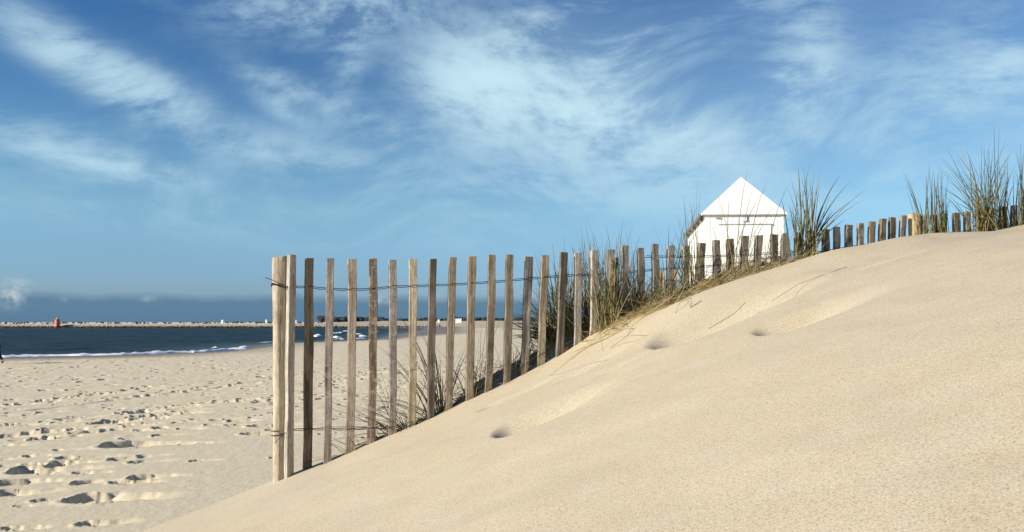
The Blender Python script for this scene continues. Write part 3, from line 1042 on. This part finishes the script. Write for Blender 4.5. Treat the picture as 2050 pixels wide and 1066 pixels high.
# ------------------------------------------------------------------ white hut
HZ = 24.0; U = HZ / F
fl = Vector((387 * U, HZ, 0))                              # front left corner
side = Vector((47 * U, 377 * U, 0)); wx = Vector((158 * U, -.10, 0))
sdn, wxn = side.normalized(), wx.normalized()
SL, WL = side.length, wx.length
eave, ridge, foot_z = 215 * U, 288 * U, .35
hut_o = Vector((fl.x, fl.y, foot_z))
hut = empty('white_hut', hut_o)
tag(hut, 'white gabled wooden hut standing behind the fence on the dune', 'hut')


def hp(a, b, z):                                           # a across the front, b to the back
    return wxn * a + sdn * b + Vector((0, 0, z - foot_z))


def hbox(name, a0, a1, b0, b1, z0, z1, mat, parent=hut, bev=.006):
    bm = bmesh.new()
    vs = [bm.verts.new(hp(a, b, z)) for z in (z0, z1) for (a, b) in ((a0, b0), (a1, b0), (a1, b1), (a0, b1))]
    for f in ((0, 3, 2, 1), (4, 5, 6, 7), (0, 1, 5, 4), (1, 2, 6, 5), (2, 3, 7, 6), (3, 0, 4, 7)):
        bm.faces.new([vs[i] for i in f])
    bmesh.ops.recalc_face_normals(bm, faces=bm.faces)
    if bev: bmesh.ops.bevel(bm, geom=bm.edges[:], offset=bev, segments=1, affect='EDGES')
    me = bpy.data.meshes.new(name); bm.to_mesh(me); bm.free()
    return new_obj(name, me, mat, parent)


def hprism(name, prof, b0, b1, mat, parent=hut):
    bm = bmesh.new()
    A = [bm.verts.new(hp(a, b0, z)) for a, z in prof]; B = [bm.verts.new(hp(a, b1, z)) for a, z in prof]
    bm.faces.new(A); bm.faces.new(B[::-1])
    for i in range(len(prof)):
        j = (i + 1) % len(prof); bm.faces.new((A[i], B[i], B[j], A[j]))
    bmesh.ops.recalc_face_normals(bm, faces=bm.faces)
    me = bpy.data.meshes.new(name); bm.to_mesh(me); bm.free()
    return new_obj(name, me, mat, parent)


# board walls: each board a few millimetres proud of its neighbour
bm = bmesh.new()
def bbox(bm, a0, a1, b0, b1, z0, z1):
    vs = [bm.verts.new(hp(a, b, z)) for z in (z0, z1) for (a, b) in ((a0, b0), (a1, b0), (a1, b1), (a0, b1))]
    for f in ((0, 3, 2, 1), (4, 5, 6, 7), (0, 1, 5, 4), (1, 2, 6, 5), (2, 3, 7, 6), (3, 0, 4, 7)):
        bm.faces.new([vs[i] for i in f])
bbox(bm, .02, WL - .02, .03, SL - .02, foot_z - .6, eave - .01)
nb = 14
for k in range(nb):
    bbox(bm, .02 + (WL - .04) * k / nb + .003, .02 + (WL - .04) * (k + 1) / nb - .003, .008 + .004 * (k % 2), .0295, foot_z - .6, eave - .012)
ns = 30
for k in range(ns):
    bbox(bm, .0 + .004 * (k % 2), .0195, .03 + (SL - .05) * k / ns + .003, .03 + (SL - .05) * (k + 1) / ns - .003, foot_z - .6, eave - .012)
bmesh.ops.recalc_face_normals(bm, faces=bm.faces)
me = bpy.data.meshes.new('wall'); bm.to_mesh(me); bm.free(); new_obj('wall', me, M['white'], hut)
mid = WL * .47
hprism('gable', [(-.105, eave - .026), (-.02, eave + .014), (WL + .03, eave + .014), (WL + .105, eave - .016), (WL + .105, eave + .035), (mid, ridge + .055), (-.105, eave + .025)], -.040, -.0205, M['white'])
hbox('gable_shadow_strip', -.07, WL + .07, -.052, .0, eave - .02, eave + .012, M['grey'])  # grey strip standing in for the shadow line below the gable boards
th = .05
hprism('roof', [(-.10, eave - .03), (mid, ridge), (WL + .10, eave - .02), (WL + .10, eave - .02 + th), (mid, ridge + th), (-.10, eave - .03 + th)], -.02, SL + .10, M['white'])
hbox('fascia_board', -.135, -.102, -.05, SL + .08, eave - .09, eave + .02, M['dark'])
for k in range(5):
    hbox('rafter_end', -.10, -.002, .35 + k * 1.1, .43 + k * 1.1, eave - .13, eave - .045, M['dark'])
dr = hbox('door', WL * .20, WL * .84, -.012, .006, foot_z, eave - .30, M['white'])
hbox('door_rail', WL * .18, WL * .86, -.03, .004, eave - .297, eave - .27, M['grey'], dr)
hbox('hoist_arm', WL * .538, WL * .552, -.016, -.004, eave - .21, eave - .03, M['dark'])
hbox('hoist_foot', WL * .49, WL * .5375, -.016, -.004, eave - .21, eave - .192, M['dark'])
hbox('corner_board', WL - .06, WL + .004, -.004, .06, foot_z - .6, eave - .03, M['white'])
hbox('lamp', WL * .14, WL * .20, -.04, -.004, eave - .10, eave - .06, M['grey'])


# scrub by the hut on the hummock
def far_tuft(x, y, n, h, label):
    g = Grass(); z = ground(x, y)
    for k in range(n):
        p0 = Vector((x + random.gauss(0, .22), y + random.gauss(0, .2), z - .1))
        p2 = p0 + Vector((random.gauss(0, h * .4), random.gauss(0, h * .3), h * random.uniform(.6, 1.1)))
        g.blade(p0, p0.lerp(p2, .5) + Vector((0, 0, h * .2)), p2, .03, random.random() < .2 and .9 or .1, 6)
    return g.build('marram_grass', label, 'grass', 'grass clumps round the hut', Vector((x, y, z)))


far_tuft(5.75, 22.9, 70, .75, 'dark grass clump at the left front foot of the hut')
far_tuft(6.9, 22.6, 60, .55, 'dark grass clump under the hut door')
far_tuft(8.1, 22.5, 60, .6, 'dark grass clump at the right front foot of the hut')
far_tuft(4.6, 22.0, 60, .7, 'dark grass clump on the bank well left of the hut')

# ------------------------------------------------------------------ breakwater, beacon, far shore
JY = 312.0
JX0, JX1 = (-240 - CX) / F * JY, (880 - CX) / F * JY
bw = empty('breakwater', (JX0, JY, SEA))
tag(bw, 'long low pale stone breakwater closing the bay with dark weedy foot', 'breakwater')


def strip(name, mat, prof, seed, amp, n):
    V, Q = [], []
    m = len(prof)
    for i in range(n + 1):
        f = i / n; x = (JX1 - JX0) * f
        for j, (yy, zz) in enumerate(prof):
            a = fbm(np.array([i * .9 + seed]), np.array([j * 1.3]), 4, 3)[0]; b = fbm(np.array([i * .35]), np.array([j + seed * 2.]), 9, 3)[0]
            e = amp if 0 < j < m - 1 else 0
            V.append((x, yy + e * 2.0 * b + 4 * f * f * 0, zz + e * a))
    for i in range(n):
        for j in range(m - 1):
            p = i * m + j; Q.append((p, p + m, p + m + 1, p + 1))
    me = bpy.data.meshes.new(name); me.from_pydata(V, [], Q); me.update()
    return new_obj(name, me, mat, bw)


strip('wall', M['stone'], [(-.3, .2), (0.0, .72), (.4, 1.22), (2.2, 1.30), (4.5, 1.2), (5.5, -.5)], 3, .13, 700)
strip('rock_foot', M['weed'], [(-4, -.5), (-2.6, .15), (-1.4, .42), (-.2, .68), (.6, .3)], 7, .35, 700)

bx = (115.5 - CX) / F * (JY - 2)
bz = -2.1
bc = empty('beacon', (bx, JY - 1.5, bz)); tag(bc, 'orange red beacon tower on the breakwater', 'beacon')


def lathe(name, prof, mat, parent, c=20):
    V, Q = [], []
    for r, z in prof:
        for j in range(c):
            a = 2 * math.pi * j / c; V.append((r * math.cos(a), r * math.sin(a), z))
    for i in range(len(prof) - 1):
        for j in range(c):
            p, q_ = i * c + j, i * c + (j + 1) % c; Q.append((p, q_, q_ + c, p + c))
    Q.append(tuple(range((len(prof) - 1) * c, len(prof) * c)))
    me = bpy.data.meshes.new(name); me.from_pydata(V, [], Q); me.update()
    for p_ in me.polygons: p_.use_smooth = len(p_.vertices) == 4
    return new_obj(name, me, mat, parent)


lathe('tower', [(.98, .5), (.95, .7), (.80, 2.6), (.78, 3.0), (.86, 3.02), (.86, 3.1), (.80, 3.12)], M['orange'], bc)
lathe('base', [(1.15, -.6), (1.15, .35), (1.05, .5)], M['weed'], bc)
lathe('lantern', [(.42, 3.12), (.42, 3.45), (.46, 3.47), (.30, 3.62), (.05, 3.72)], M['salmon'], bc)


def far_house(px, py, Y, wpx, hpx, label, roof=M['tile']):
    w = wpx / F * Y; h = hpx / F * Y
    p = at_depth(px, py, Y)
    e = empty('far_house', p); tag(e, label, 'house', 'tiny white houses on the far shore')
    bm = bmesh.new(); bmesh.ops.create_cube(bm, size=1)
    for v in bm.verts: v.co = Vector((v.co.x * w, v.co.y * w * .7, (v.co.z + .5) * h * 1.6 - h * .8))
    me = bpy.data.meshes.new('wall'); bm.to_mesh(me); bm.free(); new_obj('wall', me, M['white'], e)
    bm = bmesh.new(); z0 = h * .802
    A = [bm.verts.new((sx * w * .54, yy, zz)) for sx in (-1, 1) for yy, zz in ((-w * .4, z0), (0, z0 + h * .35), (w * .4, z0))]
    for f in ((0, 1, 4, 3), (1, 2, 5, 4), (0, 2, 1), (3, 4, 5), (0, 3, 5, 2)): bm.faces.new([A[i] for i in f])
    bmesh.ops.recalc_face_normals(bm, faces=bm.faces)
    me = bpy.data.meshes.new('roof'); bm.to_mesh(me); bm.free(); new_obj('roof', me, roof, e)


far_house(918, 643.5, 400, 12, 4.5, 'largest tiny white house on the far sand hills between two slats', M['white'])
far_house(878, 643.5, 420, 4, 4, 'narrow tiny white house seen left of the largest one')
far_house(445, 645, 420, 3.5, 3.5, 'tiny white house on the far shore left of the first post', M['white'])
far_house(533, 644.5, 420, 3, 3.5, 'tiny white house on the far shore hard by the first post', M['white'])
far_house(590, 644.5, 440, 8, 3.5, 'tiny pale house on the far shore between the first two slats', M['grey'])


def wood_mass(name, spans, Y, mat, label, dens, s0, seed):
    r = random.Random(seed)
    bm0 = bmesh.new(); bmesh.ops.create_icosphere(bm0, subdivisions=2, radius=1)
    bv = np.array([v.co[:] for v in bm0.verts]); bf = np.array([[v.index for v in f.verts] for f in bm0.faces]); bm0.free()
    Vs, Fs, nb = [], [], 0
    for x0, x1, ytop, ybot in spans:
        n = int((x1 - x0) * dens)
        for k in range(n):
            px = r.uniform(x0, x1); Yk = Y + r.uniform(0, 60)
            yt = ytop + 1.4 * float(fbm(np.array([px * .035]), np.array([seed * 1.]), 6, 3)[0]) * 2
            top = at_depth(px, yt, Yk).z; bot = at_depth(px, ybot, Yk).z
            c = r.random(); rad = s0 * r.uniform(.6, 1.2)
            z = bot + (top - bot - rad * .6) * c ** .6
            x = (px - CX) / F * Yk
            nn = 1 + .5 * fbm(bv[:, 0] * 2 + k, bv[:, 1] * 2 + bv[:, 2] * 1.7, 3, 2)
            Vs.append(bv * nn[:, None] * np.array([rad * 1.25, rad, rad * .75]) + np.array([x, Yk, z])); Fs.append(bf + nb); nb += len(bv)
    me = mesh_np(name, np.concatenate(Vs), np.concatenate(Fs), False)
    return tag(new_obj(name, me, mat), label, 'trees', None, 'stuff')


wood_mass('pine_wood', [(640, 700, 633.5, 644), (690, 770, 635, 644), (760, 900, 637.5, 643), (890, 1120, 636.5, 643), (1100, 1700, 636, 643)], 560, M['tree'],
          'dark far off pine wood along the horizon', 1.6, 1.6, 3)
wood_mass('far_scrub', [(-60, 60, 644, 648), (40, 240, 644.5, 648), (220, 460, 645, 648), (450, 660, 644.5, 647)], 420, M['scrub'],
          'thin line of far off scrub and rocks behind the breakwater', .22, .5, 5)


# ------------------------------------------------------------------ walker at the left edge
def skin_mesh(name, pts, edges, mat, parent, sub=2):
    me = bpy.data.meshes.new(name)
    bm = bmesh.new(); sl = bm.verts.layers.skin.verify()
    vs = []
    for i, (x, y, z, r) in enumerate(pts):
        v = bm.verts.new((x, y, z)); v[sl].radius = (r, r); v[sl].use_root = i == 0; vs.append(v)
    for a, b in edges: bm.edges.new((vs[a], vs[b]))
    bm.to_mesh(me); bm.free()
    o = new_obj(name, me, mat, parent)
    o.modifiers.new('skin', 'SKIN').use_smooth_shade = True
    s_ = o.modifiers.new('smooth', 'SUBSURF'); s_.levels = sub; s_.render_levels = sub
    return o


Yp = 2.2 * F / 83.5
wp = Vector(((-4 - CX) / F * Yp, Yp, 0)); wp.z = ground(wp.x, wp.y) + .02
pr = empty('person', wp); tag(pr, 'person in dark clothes walking left along the wet sand at the photo edge', 'person')
# walking towards -X; trailing leg reaches back to +X
body = [(0, 0, .92, .13), (0, 0, 1.10, .125), (-.02, 0, 1.30, .14), (-.03, 0, 1.44, .09), (-.04, 0, 1.52, .05), (-.06, 0, 1.60, .085), (-.06, 0, 1.68, .09), (-.055, 0, 1.74, .06),
        (.03, .09, .86, .09), (.14, .09, .48, .06), (.33, .09, .15, .042), (.36, .09, .08, .04), (.27, .09, .025, .035),
        (-.03, -.09, .86, .09), (-.22, -.09, .47, .06), (-.30, -.09, .10, .042), (-.32, -.09, .06, .04), (-.44, -.09, .05, .03),
        (-.02, .19, 1.40, .055), (-.13, .24, 1.13, .042), (-.30, .23, .95, .03), (-.36, .22, .90, .032),
        (-.02, -.19, 1.40, .055), (.12, -.24, 1.13, .042), (.20, -.23, .90, .03), (.21, -.22, .83, .032), (-.15, 0, 1.645, .014)]
edges = [(0, 1), (1, 2), (2, 3), (3, 4), (4, 5), (5, 6), (6, 7), (0, 8), (8, 9), (9, 10), (10, 11), (11, 12), (0, 13), (13, 14), (14, 15), (15, 16), (16, 17),
         (2, 18), (18, 19), (19, 20), (20, 21), (2, 22), (22, 23), (23, 24), (24, 25), (5, 26)]
for hand, dirx in ((21, -.5), (25, .05)):
    hx, hy, hz, _ = body[hand]
    for k in range(5):
        oy = (k - 2) * .016
        L = (.05, .075, .082, .076, .06)[k]
        i0 = len(body)
        body.append((hx + dirx * .03, hy + oy, hz - .03, .010)); body.append((hx + dirx * .06 - .01, hy + oy * 1.2, hz - .03 - L * .6, .008))
        edges += [(hand, i0), (i0, i0 + 1)]
skin_mesh('body', body, edges, M['skin'], pr)
tro = [(0, 0, .95, .155), (.03, .09, .86, .115), (.14, .09, .48, .082), (.31, .09, .18, .062), (-.03, -.09, .86, .115), (-.22, -.09, .47, .082), (-.30, -.09, .13, .062)]
skin_mesh('trousers', tro, [(0, 1), (1, 2), (2, 3), (0, 4), (4, 5), (5, 6)], M['cloth'], pr)
jac = [(0, 0, 1.10, .155), (0, 0, .92, .165), (-.02, 0, 1.30, .168), (-.03, 0, 1.43, .115), (-.02, .19, 1.40, .075), (-.13, .24, 1.13, .06), (-.28, .23, .97, .046), (-.02, -.19, 1.40, .075), (.12, -.24, 1.13, .06), (.19, -.23, .93, .046)]
skin_mesh('jacket', jac, [(0, 1), (0, 2), (2, 3), (2, 4), (4, 5), (5, 6), (2, 7), (7, 8), (8, 9)], M['cloth'], pr)
for (ax, ay, az_), (bx_, by_, bz_) in (((.40, .09, .12), (.27, .09, .02)), ((-.29, -.09, .05), (-.45, -.09, .05))):
    skin_mesh('shoe', [(ax, ay, az_, .05), ((ax + bx_) / 2, ay, (az_ + bz_) / 2, .048), (bx_, by_, bz_, .036)], [(0, 1), (1, 2)], M['cloth'], pr)
skin_mesh('hair', [(-.03, 0, 1.70, .095), (-.05, 0, 1.745, .08), (.0, 0, 1.64, .07)], [(0, 1), (0, 2)], M['hair'], pr)

# ------------------------------------------------------------------ light
SUN_EL = math.radians(24); PHI = math.radians(25.5)          # sunlight travels towards heading PHI from +X
to_sun = Vector((-math.cos(PHI) * math.cos(SUN_EL), -math.sin(PHI) * math.cos(SUN_EL), math.sin(SUN_EL)))
sd_ = bpy.data.lights.new('sun', 'SUN'); sd_.energy = 4.8; sd_.angle = math.radians(.5); sd_.color = (1, .94, .85)
so = bpy.data.objects.new('sun', sd_); COL.objects.link(so)
so.rotation_euler = to_sun.to_track_quat('Z', 'Y').to_euler()
so.location = (-10, -10, 20)

world = bpy.data.worlds.new('World'); scene.world = world; world.use_nodes = True
nt = world.node_tree; k = NT(nt)
bg = nt.nodes['Background']
sky = k.n('ShaderNodeTexSky', sky_type='NISHITA', sun_disc=False)
sky.sun_elevation = SUN_EL; sky.sun_rotation = math.atan2(to_sun.x, to_sun.y)
sky.altitude = 0; sky.air_density = 1.0; sky.dust_density = .6; sky.ozone_density = 3.0
vec = k.coord('Generated')
nrm = k.n('ShaderNodeVectorMath', operation='NORMALIZE'); k.link(vec, nrm.inputs[0])
sep = k.n('ShaderNodeSeparateXYZ'); k.link(nrm.outputs[0], sep.inputs[0])
az = k.m('ARCTAN2', sep.outputs[0], sep.outputs[1]); el = k.m('ARCSINE', sep.outputs[2])
cmb = k.n('ShaderNodeCombineXYZ'); k.link(az, cmb.inputs[0]); k.link(el, cmb.inputs[1])
uv = cmb.outputs[0]


def gauss(px, py, sl, ss, slope, amp):
    u0, v0 = az_el(px, py); a = math.atan(-slope); c, s_ = math.cos(a), math.sin(a)
    du = k.m('SUBTRACT', az, u0); dv_ = k.m('SUBTRACT', el, v0)
    p_ = k.m('DIVIDE', k.m('ADD', k.m('MULTIPLY', du, c), k.m('MULTIPLY', dv_, s_)), sl / F)
    q_ = k.m('DIVIDE', k.m('SUBTRACT', k.m('MULTIPLY', dv_, c), k.m('MULTIPLY', du, s_)), ss / F)
    r2 = k.m('ADD', k.m('MULTIPLY', p_, p_), k.m('MULTIPLY', q_, q_))
    return k.m('MULTIPLY', k.m('EXPONENT', k.m('MULTIPLY', r2, -1.0)), amp)


masks = [(170, 120, 170, 36, .42, .75), (290, 188, 95, 40, .3, .85), (110, 92, 60, 30, .3, .4), (150, 305, 170, 36, .22, .6), (240, 335, 120, 14, .12, .4), (650, 10, 190, 55, -.1, .85),
         (700, 105, 32, 75, .2, .6), (560, 165, 80, 22, .3, .4), (565, 218, 50, 16, .4, .55), (710, 235, 150, 30, .3, .5), (580, 310, 200, 45, .08, .45),
         (940, 180, 110, 80, .4, .75), (1080, 190, 230, 110, .25, .5), (1280, 265, 190, 60, .12, .7), (1090, 50, 150, 45, -.3, .55), (1240, 110, 90, 60, -.6, .4), (1615, 120, 60, 120, .2, .5),
         (1590, 165, 70, 40, .1, .35), (1900, 160, 300, 110, -.3, .26), (1600, 270, 550, 120, .0, .17), (480, 440, 600, 50, .05, .16), (1200, 380, 500, 60, 0, .26), (1450, 20, 260, 60, -.3, .30), (1990, 150, 80, 40, -.4, .35)]
acc = None
for mk in masks:
    gss = gauss(*mk); acc = gss if acc is None else k.m('ADD', acc, gss)
warp = k.noise(k.mapping(uv, (2.6, 4.5, 1)), 1.0, .6, .4)
wv = k.n('ShaderNodeCombineXYZ'); k.link(k.m('MULTIPLY', warp, .24), wv.inputs[0]); k.link(k.m('MULTIPLY', k.noise(k.mapping(uv, (3.2, 5, 1), loc=(3, 1, 0)), 1.0, .6, .4), .14), wv.inputs[1])
ad = k.n('ShaderNodeVectorMath', operation='ADD'); k.link(uv, ad.inputs[0]); k.link(wv.outputs[0], ad.inputs[1])
st = k.noise(k.mapping(ad.outputs[0], (4.0, 9.5, 1), (0, 0, -.34)), 1.0, 10, .60, .0)
st2 = k.noise(k.mapping(ad.outputs[0], (13, 30, 1), (0, 0, -.38)), 1.0, 8, .62, .0)
fib = k.noise(k.mapping(ad.outputs[0], (14, 70, 1), (0, 0, -.36)), 1.0, 8, .62, .0)
fib2 = k.noise(k.mapping(ad.outputs[0], (45, 60, 1), (0, 0, -.3)), 1.0, 8, .65, .0)
tex = k.m('ADD', k.m('ADD', k.m('MULTIPLY', st, .52), k.m('MULTIPLY', st2, .26)), k.m('ADD', k.m('MULTIPLY', fib, .10), k.m('MULTIPLY', fib2, .12)))
texr = k.ramp(tex, [(.41, (0, 0, 0)), (.60, (1, 1, 1))], 'EASE')
den = k.m('MULTIPLY', acc, k.m('ADD', .10, k.m('MULTIPLY', texr, 1.55)))
den = k.m('MULTIPLY', k.m('SUBTRACT', 1.0, k.m('EXPONENT', k.m('MULTIPLY', den, -1.25))), .88)
den = k.m('MAXIMUM', den, k.m('MULTIPLY', k.m('ADD', den, k.m('ADD', gauss(1750, 230, 900, 330, 0, .16), gauss(1080, 190, 230, 120, .2, .20))), 1.0))
strength = .075
cl = (3.4 * .13 / strength, 4.8 * .13 / strength, 5.45 * .13 / strength)
skyc = k.mix(.0, sky.outputs[0], (1, 1, 1))
tint = k.ramp(k.m('DIVIDE', el, .42), [(0, (.58, .84, 1.50)), (.16, (.74, 1.03, 1.42)), (.31, (.92, 1.24, 1.36)), (.48, (.72, 1.08, 1.26)), (.72, (.43, .82, 1.15)), (1, (.35, .74, 1.14))])
skyc = k.mix(1.0, skyc, tint, 'MULTIPLY')
col = k.mix(den, skyc, cl)
# distant cloud bank just above the sea horizon, with small bright heads
edge = k.m('ADD', .033, k.m('MULTIPLY', k.m('SUBTRACT', k.noise(k.mapping(uv, (9, 2, 1)), 1.0, 4, .6), .5), .022))
bank = k.m('MULTIPLY', k.m('SUBTRACT', edge, el), 95.0, clamp=True)
col = k.mix(k.m('MULTIPLY', bank, .85), col, (.58 * .13 / strength, 1.25 * .13 / strength, 1.98 * .13 / strength))
puff = None
for a in [(26, 588, 17, 20, 0, 1.0), (52, 570, 10, 7, 0, .6), (300, 598, 14, 6, 0, .55), (765, 600, 16, 10, 0, .6), (125, 600, 8, 4, 0, .4), (880, 598, 14, 8, 0, .4)]:
    gss = gauss(*a); puff = gss if puff is None else k.m('ADD', puff, gss)
pn = k.noise(k.mapping(uv, (85, 100, 1)), 1.0, 6, .62)
pd = k.m('MULTIPLY', puff, k.m('MULTIPLY', k.m('SUBTRACT', pn, .38), 5.5), clamp=True)
col = k.mix(k.m('MULTIPLY', pd, .7), col, (3.6 * .13 / strength, 4.0 * .13 / strength, 4.2 * .13 / strength))
k.link(col, bg.inputs['Color']); bg.inputs['Strength'].default_value = strength * .9

# ------------------------------------------------------------------ camera
cam = bpy.data.cameras.new('camera'); cam.sensor_width = 36; cam.lens = F / 2050 * 36
cam.clip_start = .05; cam.clip_end = 20000
co = bpy.data.objects.new('camera', cam); COL.objects.link(co)
co.location = (0, 0, 0); co.rotation_euler = (math.pi / 2 + TILT, 0, 0)
scene.camera = co
scene.view_settings.view_transform = 'Standard'; scene.view_settings.look = 'None'
scene.view_settings.exposure = 0.50; scene.view_settings.gamma = 1
scene.render.resolution_x, scene.render.resolution_y = 1024, 532
